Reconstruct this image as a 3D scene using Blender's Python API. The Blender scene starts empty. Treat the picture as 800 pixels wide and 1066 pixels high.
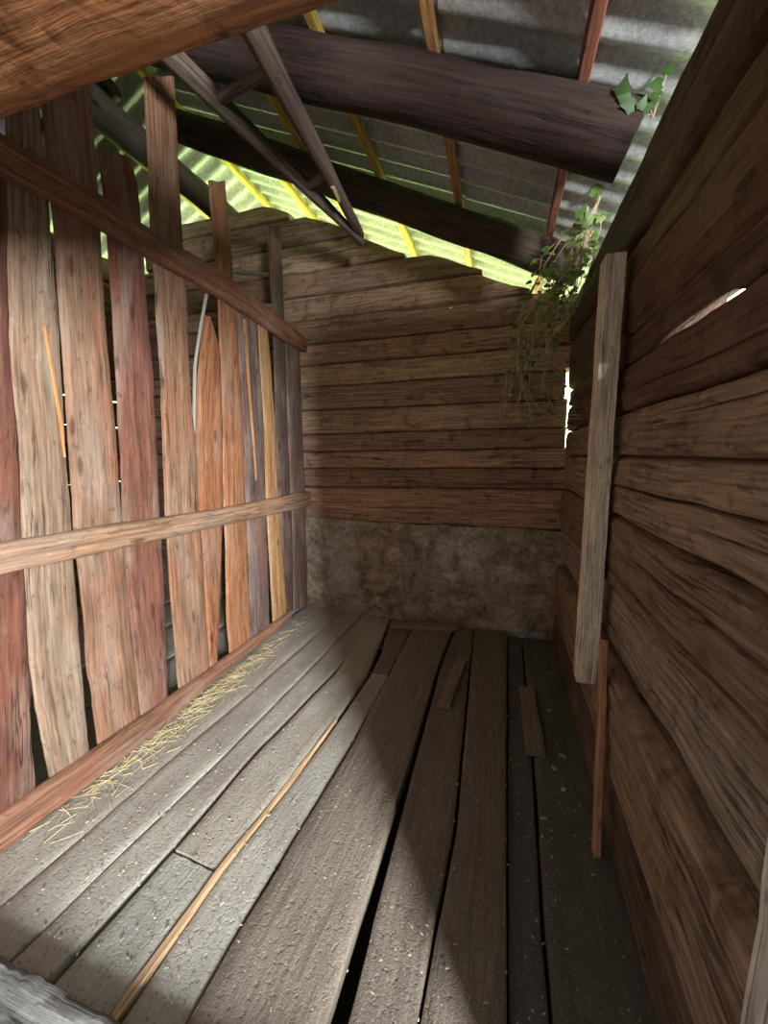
import bpy, math, random
from mathutils import Vector, Matrix, noise

SC = bpy.context.scene
COL = SC.collection

# ------------------------------------------------------------------ camera
W_PX, H_PX, F_PX = 800.0, 1066.0, 410.0
CAM = Vector((0.0, 0.0, 1.45))
_d = Vector((123.0, 60.0, F_PX)).normalized()
_u = Vector((0.0, _d.z, -_d.y)).normalized()
_x = _d.cross(_u)
if _x.x < 0:
    _x = -_x
# rows: world axes seen in (right, up, forward)
RIGHT = Vector((_x.x, _d.x, _u.x)); UP = Vector((_x.y, _d.y, _u.y)); FWD = Vector((_x.z, _d.z, _u.z))
cd = bpy.data.cameras.new('camera')
cam = bpy.data.objects.new('camera', cd); COL.objects.link(cam)
cam.matrix_world = Matrix(((RIGHT.x, UP.x, -FWD.x, CAM.x), (RIGHT.y, UP.y, -FWD.y, CAM.y),
                           (RIGHT.z, UP.z, -FWD.z, CAM.z), (0, 0, 0, 1)))
cd.sensor_fit = 'HORIZONTAL'; cd.sensor_width = 36.0; cd.lens = 36.0 * F_PX / W_PX
cd.clip_start = 0.02; cd.clip_end = 200
SC.camera = cam

# ------------------------------------------------------------------ world, lights, exposure
w = bpy.data.worlds.new('daylight'); SC.world = w; w.use_nodes = True
nt = w.node_tree; nt.nodes.clear()
N = nt.nodes.new
out = N('ShaderNodeOutputWorld'); bg = N('ShaderNodeBackground')
tc = N('ShaderNodeTexCoord'); sep = N('ShaderNodeSeparateXYZ')
nt.links.new(tc.outputs['Generated'], sep.inputs[0])
# overcast sky above, pale yard around, sunlit greenery behind the back wall (+Y)
rz = N('ShaderNodeValToRGB'); mr = N('ShaderNodeMapRange')
mr.inputs[1].default_value = -1; mr.inputs[2].default_value = 1
nt.links.new(sep.outputs['Z'], mr.inputs[0]); nt.links.new(mr.outputs[0], rz.inputs[0])
el = rz.color_ramp.elements
el[0].position = 0.0; el[0].color = (0.62, 0.62, 0.58, 1)
el[1].position = 1.0; el[1].color = (0.92, 0.96, 1.0, 1)
e = el.new(0.46); e.color = (0.75, 0.74, 0.68, 1)
e = el.new(0.56); e.color = (1.0, 1.0, 0.98, 1)
my = N('ShaderNodeMapRange'); my.inputs[1].default_value = 0.0; my.inputs[2].default_value = 0.5
nt.links.new(sep.outputs['Y'], my.inputs[0])
mz = N('ShaderNodeMapRange'); mz.inputs[1].default_value = 0.75; mz.inputs[2].default_value = 0.4
nt.links.new(sep.outputs['Z'], mz.inputs[0])
mul = N('ShaderNodeMath'); mul.operation = 'MULTIPLY'
nt.links.new(my.outputs[0], mul.inputs[0]); nt.links.new(mz.outputs[0], mul.inputs[1])
nz = N('ShaderNodeTexNoise'); nz.inputs['Scale'].default_value = 9; nz.inputs['Detail'].default_value = 5
nt.links.new(tc.outputs['Generated'], nz.inputs['Vector'])
gr = N('ShaderNodeValToRGB'); nt.links.new(nz.outputs[0], gr.inputs[0])
gr.color_ramp.elements[0].position = 0.35; gr.color_ramp.elements[0].color = (4.6, 7.2, 1.7, 1)
gr.color_ramp.elements[1].position = 0.7; gr.color_ramp.elements[1].color = (8, 10.5, 4.8, 1)
mx = N('ShaderNodeMix'); mx.data_type = 'RGBA'
mxx = N('ShaderNodeMapRange'); mxx.inputs[1].default_value = 0.42; mxx.inputs[2].default_value = 0.1
nt.links.new(sep.outputs['X'], mxx.inputs[0])
mul2 = N('ShaderNodeMath'); mul2.operation = 'MULTIPLY'
nt.links.new(mul.outputs[0], mul2.inputs[0]); nt.links.new(mxx.outputs[0], mul2.inputs[1])
nt.links.new(mul2.outputs[0], mx.inputs['Factor'])
nt.links.new(rz.outputs[0], mx.inputs['A']); nt.links.new(gr.outputs[0], mx.inputs['B'])
dimr = N('ShaderNodeMapRange'); dimr.inputs[1].default_value = -0.35; dimr.inputs[2].default_value = 0.15   # shady yard on the door side
dimr.inputs[3].default_value = 0.34; dimr.inputs[4].default_value = 1.0
nt.links.new(sep.outputs['Y'], dimr.inputs[0])
dmx = N('ShaderNodeMix'); dmx.data_type = 'RGBA'; dmx.blend_type = 'MULTIPLY'; dmx.inputs['Factor'].default_value = 1.0
nt.links.new(mx.outputs['Result'], dmx.inputs['A']); nt.links.new(dimr.outputs[0], dmx.inputs['B'])
# open bright side beyond the right wall
rgt = N('ShaderNodeMapRange'); rgt.inputs[1].default_value = 0.2; rgt.inputs[2].default_value = 0.7
rgt.inputs[3].default_value = 1.0; rgt.inputs[4].default_value = 2.2
nt.links.new(sep.outputs['X'], rgt.inputs[0])
dm2 = N('ShaderNodeMix'); dm2.data_type = 'RGBA'; dm2.blend_type = 'MULTIPLY'; dm2.inputs['Factor'].default_value = 1.0
nt.links.new(dmx.outputs['Result'], dm2.inputs['A']); nt.links.new(rgt.outputs[0], dm2.inputs['B'])
nt.links.new(dm2.outputs['Result'], bg.inputs[0]); bg.inputs[1].default_value = 1.6
nt.links.new(bg.outputs[0], out.inputs[0])

def area(name, loc, target, sx, sy, power, color):
    l = bpy.data.lights.new(name, 'AREA'); l.shape = 'RECTANGLE'; l.size = sx; l.size_y = sy
    l.energy = power; l.color = color
    o = bpy.data.objects.new(name, l); COL.objects.link(o); o.location = loc
    o.rotation_euler = (Vector(target) - Vector(loc)).to_track_quat('-Z', 'Y').to_euler()
    return o
# bright open yard seen through the doorway, behind and right of the camera
area('door_daylight', (2.35, -2.35, 1.75), (-0.9, 1.9, 0.7), 0.5, 1.7, 900, (0.93, 0.97, 1.0))

vs = SC.view_settings
vs.view_transform = 'Standard'; vs.look = 'None'; vs.exposure = 0.0; vs.gamma = 1.0
vs.use_curve_mapping = False
SC.cycles.use_denoising = True
SC.cycles.max_bounces = 8; SC.cycles.diffuse_bounces = 5

# ------------------------------------------------------------------ helpers
def ray(px, py):
    return RIGHT * (px - 400.0) + UP * (533.0 - py) + FWD * F_PX
def onX(px, py, X):
    r = ray(px, py); return CAM + r * (X / r.x)
def onY(px, py, Y):
    r = ray(px, py); return CAM + r * (Y / r.y)
def onZ(px, py, z=0.0):
    r = ray(px, py); return CAM + r * ((z - CAM.z) / r.z)
SLOPE, RZ = 0.416, 2.636
def roof_z(x, off=0.0):
    return RZ + off - SLOPE * x

class MB:
    def __init__(s): s.v = []; s.f = []; s.uv = []
    def quad(s, idx, uvs): s.f.append(idx); s.uv.append(uvs)
    def grid(s, P, UV, flip=False):
        """P[i][j] points; UV same layout"""
        b = len(s.v); n = len(P); m = len(P[0])
        for r in P: s.v.extend(r)
        for i in range(n - 1):
            for j in range(m - 1):
                q = [(i, j), (i + 1, j), (i + 1, j + 1), (i, j + 1)]
                if flip: q.reverse()
                s.quad([b + a * m + c for a, c in q], [UV[a][c] for a, c in q])
        return b
    def build(s, name, m, parent=None, color=None, smooth=True, sharp=50):
        me = bpy.data.meshes.new(name)
        me.from_pydata([tuple(p) for p in s.v], [], s.f)
        ul = me.uv_layers.new(name='UVMap')
        k = 0
        for f in s.uv:
            for t in f:
                ul.data[k].uv = t; k += 1
        me.materials.append(m)
        me.validate(); me.update()
        if smooth:
            me.polygons.foreach_set('use_smooth', [True] * len(me.polygons))
            try: me.set_sharp_from_angle(angle=math.radians(sharp))
            except Exception: pass
        o = bpy.data.objects.new(name, me); COL.objects.link(o)
        if parent: 
            o.parent = parent
            o.matrix_parent_inverse = parent.matrix_world.inverted() if False else Matrix.Translation(-parent.location)
        if color: o.color = (*color, 1)
        return o

def empty(name, loc=(0, 0, 0)):
    o = bpy.data.objects.new(name, None); COL.objects.link(o); o.location = loc
    o.empty_display_size = 0.1
    return o
def tag(o, label=None, cat=None, group=None, kind=None):
    if label: o['label'] = label
    if cat: o['category'] = cat
    if group: o['group'] = group
    if kind: o['kind'] = kind
    return o
def struct(o): o['kind'] = 'structure'; return o
def sm(t): return t * t * (3 - 2 * t)
def clamp(x, a=0.0, b=1.0): return max(a, min(b, x))
def nz1(*a): return noise.noise(Vector(a))
def fbm(x, y, z): return noise.fractal(Vector((x, y, z)), 0.6, 2.1, 4)

def resample(poly, n):
    P = [Vector(p) for p in poly]
    L = [0.0]
    for a, b in zip(P, P[1:]): L.append(L[-1] + (b - a).length)
    res = []; k = 0
    for i in range(n):
        t = L[-1] * i / (n - 1)
        while k < len(P) - 2 and t > L[k + 1]: k += 1
        f = (t - L[k]) / max(1e-9, L[k + 1] - L[k])
        res.append(P[k].lerp(P[k + 1], clamp(f)))
    return res

def plank(name, Lp, Rp, normal, th, m, parent=None, color=None, nu=40, nv=5, rough=0.004, edge=0.004,
          cup=0.0, seed=0, ragged=(0.0, 0.0), bevel=0.004):
    """A board between two edge lines; normal points to the seen face, th is its thickness behind it."""
    nrm = Vector(normal).normalized()
    L = resample(Lp, nu); R = resample(Rp, nu)
    rs = random.Random(seed * 7 + 3); ou, ov = rs.uniform(0, 50), rs.uniform(0, 50)
    axis = (L[-1] - L[0]).normalized()
    us = [0.0]
    for i in range(1, nu): us.append(us[-1] + ((L[i] + R[i]) * .5 - (L[i - 1] + R[i - 1]) * .5).length)
    mb = MB(); front = []; back = []; fuv = []
    for i in range(nu):
        u = us[i]; wd = (R[i] - L[i]); wl = wd.length; wn = wd / max(wl, 1e-6)
        eL = edge * (nz1(u * 5, ou, 1.3) + .6 * nz1(u * 17, ou, 2.1)); eR = edge * (nz1(u * 5, ou, 7.7) + .6 * nz1(u * 17, ou, 9.1))
        lo = L[i] + wn * eL; hi = R[i] + wn * eR
        fr, bk, uvr = [], [], []
        tv = [0.0, min(.2, bevel / max(wl, .01))] + [k / nv for k in range(1, nv)] + [1 - min(.2, bevel / max(wl, .01)), 1.0]
        for k, t in enumerate(tv):
            p = lo.lerp(hi, t)
            d = rough * (nz1(u * 3 + ou, t * wl * 14 + ov, 0.5) + .5 * nz1(u * 9 + ou, t * wl * 40 + ov, 3.5)) + cup * (1 - (2 * t - 1) ** 2)
            if k in (0, len(tv) - 1): d -= bevel * .8
            sh = 0.0
            if ragged[0] and i < 2: sh = ragged[0] * (nz1(t * wl * 25, ou, 5) + .5 * nz1(t * wl * 70, ou, 8)) * (1 - i * .5)
            if ragged[1] and i > nu - 3: sh = ragged[1] * (nz1(t * wl * 25, ou, 15) + .5 * nz1(t * wl * 70, ou, 18)) * (1 - (nu - 1 - i) * .5)
            q = p + nrm * d + axis * sh
            fr.append(q); bk.append(p - nrm * th + axis * sh)
            uvr.append((u + ou, t * wl + ov))
        front.append(fr); back.append(bk); fuv.append(uvr)
    a = mb.grid(front, fuv); b = mb.grid(back, fuv, True)
    m_ = len(front[0])
    def side(ia, ib, uva, uvb):
        pass
    for i in range(nu - 1):
        for j, fl in ((0, False), (m_ - 1, True)):
            q = [a + i * m_ + j, b + i * m_ + j, b + (i + 1) * m_ + j, a + (i + 1) * m_ + j]
            uu = [fuv[i][j], (fuv[i][j][0], fuv[i][j][1] + th), (fuv[i + 1][j][0], fuv[i + 1][j][1] + th), fuv[i + 1][j]]
            if fl: q.reverse(); uu.reverse()
            mb.quad(q, uu)
    for j in range(m_ - 1):
        for i, fl in ((0, True), (nu - 1, False)):
            q = [a + i * m_ + j, b + i * m_ + j, b + i * m_ + j + 1, a + i * m_ + j + 1]
            uu = [fuv[i][j], (fuv[i][j][0] + th, fuv[i][j][1]), (fuv[i][j + 1][0] + th, fuv[i][j + 1][1]), fuv[i][j + 1]]
            if fl: q.reverse(); uu.reverse()
            mb.quad(q, uu)
    return mb.build(name, m, parent, color)

def loft(name, pts, secs, m, parent=None, color=None, up=(0, 0, 1), seed=0, smooth=True, sharp=50):
    """secs[i] = list of (a, b) section points; a along side vector, b along up vector; capped ends."""
    pts = [Vector(p) for p in pts]; n = len(pts); mb = MB()
    rs = random.Random(seed * 13 + 1); ou, ov = rs.uniform(0, 50), rs.uniform(0, 50)
    P = []; UV = []; u = 0.0; side0 = None
    for i in range(n):
        t = (pts[min(i + 1, n - 1)] - pts[max(i - 1, 0)]).normalized()
        s = t.cross(Vector(up))
        if s.length < 1e-4: s = t.cross(Vector((1, 0, 0)))
        s.normalize(); uv_ = s.cross(t).normalized()
        if i: u += (pts[i] - pts[i - 1]).length
        row = [pts[i] + s * a + uv_ * b for a, b in secs[i]]
        row.append(row[0]); P.append(row)
        UV.append(u)
    m_ = len(P[0]); mean = [0.0]
    for k in range(1, m_): mean.append(mean[-1] + sum((r_[k] - r_[k - 1]).length for r_ in P[::4]) / len(P[::4]))
    UV = [[(u_ + ou, v + ov) for v in mean] for u_ in UV]
    b = mb.grid(P, UV, True)
    for i, rev in ((0, False), (n - 1, True)):
        c = sum((P[i][k] for k in range(m_ - 1)), Vector()) / (m_ - 1)
        ci = len(mb.v); mb.v.append(c)
        for k in range(m_ - 1):
            q = [ci, b + i * m_ + k, b + i * m_ + k + 1]
            uu = [(ou + 3, ov + 3)] + [(ou + 3 + secs[i][x % (m_ - 1)][0], ov + 3 + secs[i][x % (m_ - 1)][1]) for x in (k, k + 1)]
            if rev: q.reverse(); uu.reverse()
            mb.quad(q, uu)
    # weld seam is left open in uv only
    return mb.build(name, m, parent, color, smooth, sharp)

def round_log(name, p0, p1, r0, r1, m, parent=None, color=None, nu=40, nr=20, rough=0.01, bend=0.02, seed=0, hew=0.0, up=(0, 0, 1)):
    p0, p1 = Vector(p0), Vector(p1); pts = []; secs = []; ln = (p1 - p0).length
    for i in range(nu):
        t = i / (nu - 1)
        pts.append(p0.lerp(p1, t) + Vector((0, bend * nz1(t * 2, seed, 3), bend * nz1(t * 2, seed, 9))))
        r = r0 + (r1 - r0) * t; sec = []
        for k in range(nr):
            a = 2 * math.pi * k / nr
            rr = r * (1 + hew * (1 / max(abs(math.cos(a)), abs(math.sin(a))) - 1))
            rr += rough * (nz1(math.cos(a) * 1.6, math.sin(a) * 1.6, t * ln * 2.2 + seed * 5) + .4 * nz1(math.cos(a) * 5, math.sin(a) * 5, t * ln * 6 + seed))
            sec.append((rr * math.cos(a), rr * math.sin(a)))
        secs.append(sec)
    return loft(name, pts, secs, m, parent, color, up, seed)

def stick(name, pts, w, h, m, parent=None, color=None, seed=0, rough=0.002, n=24, up=(0, 0, 1)):
    """sawn stick of rectangular section along a polyline"""
    P = resample(pts, n); secs = []
    c = min(w, h) * .12
    for i in range(n):
        a, b = w / 2, h / 2; t = i * .35
        base = [(a - c, -b), (a, -b + c), (a, b - c), (a - c, b), (-a + c, b), (-a, b - c), (-a, -b + c), (-a + c, -b)]
        secs.append([(x + rough * nz1(t, seed, x * 90), y + rough * nz1(t, seed + 4, y * 90)) for x, y in base])
    return loft(name, P, secs, m, parent, color, up, seed, True, 35)

def tube(mb, pts, r0, r1, nr=5, n=None):
    P = resample(pts, n or max(4, len(pts) * 3)); rows = []; UV = []
    for i, p in enumerate(P):
        t = (P[min(i + 1, len(P) - 1)] - P[max(i - 1, 0)]).normalized()
        s = t.cross(Vector((.3, .2, 1))).normalized(); v = s.cross(t)
        r = r0 + (r1 - r0) * i / (len(P) - 1)
        row = [p + (s * math.cos(6.2832 * k / nr) + v * math.sin(6.2832 * k / nr)) * r for k in range(nr + 1)]
        rows.append(row); UV.append([(i * .02, k * .01) for k in range(nr + 1)])
    mb.grid(rows, UV, True)

def wall_log(name, s0, s1, zb, zt, face, axis, m, parent, color, depth=0.17, bulge=0.03, seed=0, cracks=(), over=0.008, gaps=(), under=None, nu=None, inward=-1, rough=.006, lean=0.0):
    """One hewn log of a log wall. axis 'Y': runs along Y, seen face at X=face; axis 'X': runs along X, face at Y=face.
    zb/zt: functions or numbers of the running coordinate. cracks: (v, depth, s_from, s_to)."""
    fb = zb if callable(zb) else (lambda s: zb)
    ft = zt if callable(zt) else (lambda s: zt)
    nu = nu or int(max(10, (s1 - s0) * 26))
    vs_ = sorted(set([round(k / 14, 4) for k in range(15)] + [.015, .04, .96, .985] + [round(c[0] + d, 4) for c in cracks for d in (-.045, -.015, 0, .015, .045)]))
    mb = MB(); rs = random.Random(seed * 31 + 5); ou, ov = rs.uniform(0, 60), rs.uniform(0, 60)
    P = []; UV = []
    for i in range(nu):
        s = s0 + (s1 - s0) * i / (nu - 1)
        b = fb(s) + .008 * nz1(s * 2.1, seed, .7) + .004 * nz1(s * 8, seed, 2.7)
        t = ft(s) + .008 * nz1(s * 2.1, seed + 1, .7) + .004 * nz1(s * 8, seed + 1, 2.7)
        g = 0.0
        for (ga, gb, gd) in gaps:
            if ga <= s <= gb: g = gd * (math.sin(math.pi * (s - ga) / (gb - ga)) ** .5) * (1 + .5 * nz1(s * 20, seed, 4))
        h = t - b
        row = []; uvr = []
        prof = []
        for v in vs_:
            e = abs(2 * v - 1)
            d = -bulge * (e ** 16) + rough * (nz1(s * 1.7, v * h * 9, seed * 3.1) + .6 * nz1(s * 6, v * h * 25, seed * 1.7) + .3 * nz1(s * 14, v * h * 60, seed * 1.7))
            d += lean * (v - .5)
            for (cv, cdp, ca, cb) in cracks:
                if ca <= s <= cb:
                    dist = abs(v - cv)
                    k = math.sin(math.pi * (s - ca) / (cb - ca)) ** .6
                    if dist < .012: d -= cdp * k
                    elif dist < .02: d -= cdp * k * .25
            z = b + v * h + (0.012 * nz1(s * 4, seed, 11) if 0.05 < v < .95 and cracks else 0)
            prof.append((d, z))
        top = t + over - g; bot = b - over
        prof += [(-bulge - .015, min(top, t - g + over)), (-depth * .6, top), (-depth, top - .01), (-depth, bot + .01), (-depth * .6, bot), (-bulge - .015, bot)]
        if g:
            prof = [(d, min(z, t - g)) for d, z in prof]
        if under and under[0] < s < under[1]:   # underside cut away towards the outside: daylight shows through the joint
            kk = under[2] * math.sin(math.pi * (s - under[0]) / (under[1] - under[0])) ** .15 * (1 + .12 * nz1(s * 18, seed, 6))
            prof = [(d, z if z > b + .02 else min(z + kk * max(0, -d), t)) for d, z in prof]
        prof.append(prof[0])
        vv = 0.0
        for k, (d, z) in enumerate(prof):
            if axis == 'Y': p = Vector((face + inward * d, s, z))
            else: p = Vector((s, face + inward * d, z))
            vv = vs_[k] * h if k < len(vs_) else h + .05 * (k - len(vs_) + 1)
            row.append(p); uvr.append((s + ou, vv + ov))
        P.append(row); UV.append(uvr)
    m_ = len(P[0]); flip = (axis == 'Y') == (inward < 0)
    b0 = mb.grid(P, UV, not flip)
    for i, rev in ((0, flip), (nu - 1, not flip)):
        c = sum(P[i][:-1], Vector()) / (m_ - 1); ci = len(mb.v); mb.v.append(c)
        for k in range(m_ - 1):
            q = [ci, b0 + i * m_ + k, b0 + i * m_ + k + 1]; uu = [(ou, ov), (ou + .05, ov + k * .01), (ou + .05, ov + k * .01 + .01)]
            if rev: q.reverse(); uu.reverse()
            mb.quad(q, uu)
    return mb.build(name, m, parent, color, True, 60)

# ------------------------------------------------------------------ room planes and materials
XP, XR, YB = -1.72, 0.45, 3.27          # partition face, right wall face, back wall face
class MatB:
    def __init__(s, name):
        s.m = bpy.data.materials.new(name); s.m.use_nodes = True; s.t = s.m.node_tree
        s.t.nodes.clear(); s.o = s.n('ShaderNodeOutputMaterial'); s.p = s.n('ShaderNodeBsdfPrincipled')
        s.l(s.p.outputs[0], s.o.inputs[0])
    def n(s, k): return s.t.nodes.new(k)
    def l(s, a, b): s.t.links.new(a, b)
    def noise(s, vec, scale, detail=5, rough=.6, dist=0.0):
        x = s.n('ShaderNodeTexNoise'); x.inputs['Scale'].default_value = scale; x.inputs['Detail'].default_value = detail
        x.inputs['Roughness'].default_value = rough; x.inputs['Distortion'].default_value = dist
        if vec: s.l(vec, x.inputs['Vector'])
        return x.outputs[0]
    def mapping(s, vec, sc, loc=(0, 0, 0)):
        x = s.n('ShaderNodeMapping'); x.inputs['Scale'].default_value = sc; x.inputs['Location'].default_value = loc
        s.l(vec, x.inputs['Vector']); return x.outputs[0]
    def ramp(s, fac, stops):
        x = s.n('ShaderNodeValToRGB'); e = x.color_ramp.elements
        e[0].position, e[0].color = stops[0][0], (*stops[0][1], 1)
        e[1].position, e[1].color = stops[-1][0], (*stops[-1][1], 1)
        for p, c in stops[1:-1]:
            q = e.new(p); q.color = (*c, 1)
        s.l(fac, x.inputs[0]); return x.outputs[0]
    def mix(s, a, b, fac, mode='MIX'):
        x = s.n('ShaderNodeMix'); x.data_type = 'RGBA'; x.blend_type = mode
        for v, k in ((a, 'A'), (b, 'B')):
            if hasattr(v, 'links'): s.l(v, x.inputs[k])
            else: x.inputs[k].default_value = (*v, 1)
        if hasattr(fac, 'links'): s.l(fac, x.inputs['Factor'])
        else: x.inputs['Factor'].default_value = fac
        return x.outputs['Result']
    def math(s, op, a, b=None):
        x = s.n('ShaderNodeMath'); x.operation = op
        for i, v in enumerate((a, b)):
            if v is None: continue
            if hasattr(v, 'links'): s.l(v, x.inputs[i])
            else: x.inputs[i].default_value = v
        return x.outputs[0]
    def maprange(s, v, a, b, c=0.0, d=1.0):
        x = s.n('ShaderNodeMapRange'); s.l(v, x.inputs[0])
        for i, q in enumerate((a, b, c, d)): x.inputs[i + 1].default_value = q
        return x.outputs[0]
    def bump(s, h, strength=.5, dist=.01):
        x = s.n('ShaderNodeBump'); x.inputs['Strength'].default_value = strength; x.inputs['Distance'].default_value = dist
        s.l(h, x.inputs['Height']); s.l(x.outputs[0], s.p.inputs['Normal']); return x

G = lambda v: (v, v, v)
def wood_mat(name, grey=0.3, cracks=0.5, contrast=1.0, bump=.5, grey_col=(.42, .40, .37), dust=0.0, rough=.85, grain_scale=1.0, hew=0.0, red=0.0):
    """weathered wood; the piece's own colour comes from the object's colour property"""
    b = MatB(name); uv = b.n('ShaderNodeUVMap').outputs[0]; oi = b.n('ShaderNodeObjectInfo')
    col = oi.outputs['Color']
    g1 = b.noise(b.mapping(uv, (.8 * grain_scale, 24 * grain_scale, 1)), 1.0, 7, .66, .35)
    g2 = b.noise(b.mapping(uv, (4, 75, 1)), 1.0, 4, .6)
    bl = b.noise(b.mapping(uv, (1.6, 5, 1), (3, 7, 0)), 1.0, 4, .6, .3)
    lo, hi = 1 - .5 * contrast, 1 + .32 * contrast
    v = b.ramp(g1, [(.28, G(lo * .8)), (.42, G((lo + 1) / 2)), (.55, G(1.0)), (.72, G(hi))])
    c = b.mix(col, v, 1.0, 'MULTIPLY')
    c = b.mix(c, b.ramp(g2, [(.32, G(.5)), (.5, G(.98)), (.68, G(1.38))]), 1.0, 'MULTIPLY')
    # weathering towards grey
    gf = b.maprange(bl, .48, .66, 0, grey)
    c = b.mix(c, b.mix(grey_col, v, .8, 'MULTIPLY'), gf)
    if red:
        rn = b.noise(b.mapping(uv, (2.2, 9, 1), (13, 1, 0)), 1.0, 4, .6, .4)
        c = b.mix(c, (.30, .095, .045), b.maprange(rn, .5, .68, 0, red))
    # knots
    vo = b.n('ShaderNodeTexVoronoi'); vo.inputs['Scale'].default_value = 1.0
    dv = b.mapping(uv, (2.4, 7.5, 1)); wob = b.noise(uv, 14, 2)
    add = b.n('ShaderNodeVectorMath'); add.operation = 'ADD'
    sc_ = b.n('ShaderNodeVectorMath'); sc_.operation = 'SCALE'; sc_.inputs['Scale'].default_value = .12
    comb = b.n('ShaderNodeCombineXYZ'); b.l(wob, comb.inputs[0]); b.l(wob, comb.inputs[1])
    b.l(comb.outputs[0], sc_.inputs[0]); b.l(dv, add.inputs[0]); b.l(sc_.outputs[0], add.inputs[1]); b.l(add.outputs[0], vo.inputs['Vector'])
    kn = b.maprange(vo.outputs['Distance'], .07, .13, 1, 0)
    c = b.mix(c, b.mix(c, (.35, .25, .20), 1.0, 'MULTIPLY'), b.math('MULTIPLY', kn, .75))
    # drying cracks along the grain
    ck = b.noise(b.mapping(uv, (.9, 26, 1), (21, 5, 0)), 1.0, 3, .55, .35)
    cf = b.math('SUBTRACT', 1.0, b.maprange(b.math('ABSOLUTE', b.math('SUBTRACT', ck, .5)), .0, .022))
    cm = b.maprange(b.noise(b.mapping(uv, (1.3, 3, 1), (2, 9, 0)), 1.0, 2), .47, .6)
    cf = b.math('MULTIPLY', b.math('MULTIPLY', cf, cm), cracks)
    c = b.mix(c, (.012, .008, .006), b.math('MULTIPLY', cf, .9))
    sn = b.noise(b.mapping(uv, (14, 42, 1), (40, 11, 0)), 1.0, 3, .6, .8)
    c = b.mix(c, b.mix(c, (.4, .3, .25), 1.0, 'MULTIPLY'), b.maprange(sn, .60, .68, 0, .6))
    c = b.mix(c, b.mix(c, (1.7, 1.65, 1.6), 1.0, 'MULTIPLY'), b.maprange(sn, .40, .33, 0, .35))
    if hew:
        hn = b.noise(b.mapping(uv, (9, 7, 1), (5, 5, 0)), 1.0, 3, .6, 1.2)
        c = b.mix(c, b.mix(c, (.28, .2, .16), 1.0, 'MULTIPLY'), b.maprange(hn, .55, .68, 0, hew))
    if dust:
        geo = b.n('ShaderNodeNewGeometry'); 
        dn = b.noise(b.mapping(uv, (3, 5, 1), (9, 2, 0)), 1.0, 6, .65)
        df = b.maprange(dn, .3, .65, dust * .55, dust)
        c = b.mix(c, (.50, .475, .40), df)
        sp = b.noise(uv, 90, 2, .5)
        c = b.mix(c, (.10, .08, .06), b.maprange(sp, .58, .68, 0, .6))
        sp2 = b.noise(b.mapping(uv, (1, 1, 1), (30, 4, 0)), 130, 2, .5)
        c = b.mix(c, (.62, .56, .46), b.maprange(sp2, .64, .72, 0, .55))
    b.l(c, b.p.inputs['Base Color'])
    b.p.inputs['Roughness'].default_value = rough; b.p.inputs['Specular IOR Level'].default_value = .25
    h = b.math('ADD', b.math('MULTIPLY', g1, .6), b.math('MULTIPLY', g2, .35))
    h = b.math('SUBTRACT', h, b.math('MULTIPLY', cf, .8))
    if hew: h = b.math('ADD', h, b.math('MULTIPLY', hn, .7))
    if dust: h = b.math('ADD', h, b.math('MULTIPLY', b.noise(uv, 130, 4, .7), 1.0)); h = b.math('ADD', h, b.math('MULTIPLY', b.maprange(b.noise(uv, 48, 3, .6), .55, .68), .9))
    b.bump(h, bump, .012)
    return b.m

M_BOARD = wood_mat('board_wood', grey=.42, cracks=.85, contrast=.75, bump=.45, grey_col=(.37, .30, .235), red=.35)
M_RAIL = wood_mat('rail_wood', grey=.35, cracks=.5, contrast=.8, bump=.5, grey_col=(.36, .29, .235), red=.18)
M_LOG = wood_mat('hewn_log_wood', grey=.35, cracks=.8, contrast=.6, bump=.6, grey_col=(.25, .175, .12), hew=.5)
M_FLOORB = wood_mat('bare_shaded_floor_wood', grey=.2, cracks=.5, contrast=.4, bump=.4, dust=.2, grey_col=(.14, .11, .09))  # less dust, and the right-hand floor's shadow put into its tones
M_FLOOR = wood_mat('floor_board_wood', grey=.2, cracks=.5, contrast=.35, bump=.4, dust=.72, grey_col=(.22, .20, .17))
M_LINTEL = wood_mat('lintel_wood', grey=.1, cracks=.1, contrast=.22, bump=.7, hew=.85, grey_col=(.42, .36, .3), red=.3)
M_BATTEN = wood_mat('batten_wood', grey=.0, cracks=.15, contrast=.5, bump=.25)
M_ROUND = wood_mat('round_log_wood', grey=.3, cracks=.7, contrast=.6, bump=.5, grey_col=(.07, .056, .05))
M_POST = wood_mat('post_wood', grey=.15, cracks=.8, contrast=.3, bump=.5, grey_col=(.62, .56, .48))
M_SILL = wood_mat('sill_wood', grey=.5, cracks=.5, contrast=.3, bump=.6, grey_col=(.3, .29, .275), hew=.25)

def roof_mat():
    b = MatB('fibre_cement'); tcn = b.n('ShaderNodeTexCoord').outputs['Object']
    n1 = b.noise(b.mapping(tcn, (2, 5, 2)), 1.0, 6, .65); n2 = b.noise(tcn, 45, 5, .7); n3 = b.noise(tcn, 260, 2, .5)
    c = b.ramp(n1, [(.3, (.28, .285, .28)), (.5, (.42, .425, .415)), (.7, (.52, .525, .51))])
    c = b.mix(c, b.ramp(n2, [(.3, G(.65)), (.7, G(1.25))]), 1, 'MULTIPLY')
    c = b.mix(c, b.ramp(n3, [(.35, G(.8)), (.65, G(1.15))]), 1, 'MULTIPLY')
    b.l(c, b.p.inputs['Base Color']); b.p.inputs['Roughness'].default_value = .9; b.p.inputs['Specular IOR Level'].default_value = .2
    b.bump(b.math('ADD', n2, n3), .25, .005)
    return b.m
M_ROOF = roof_mat()

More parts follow.
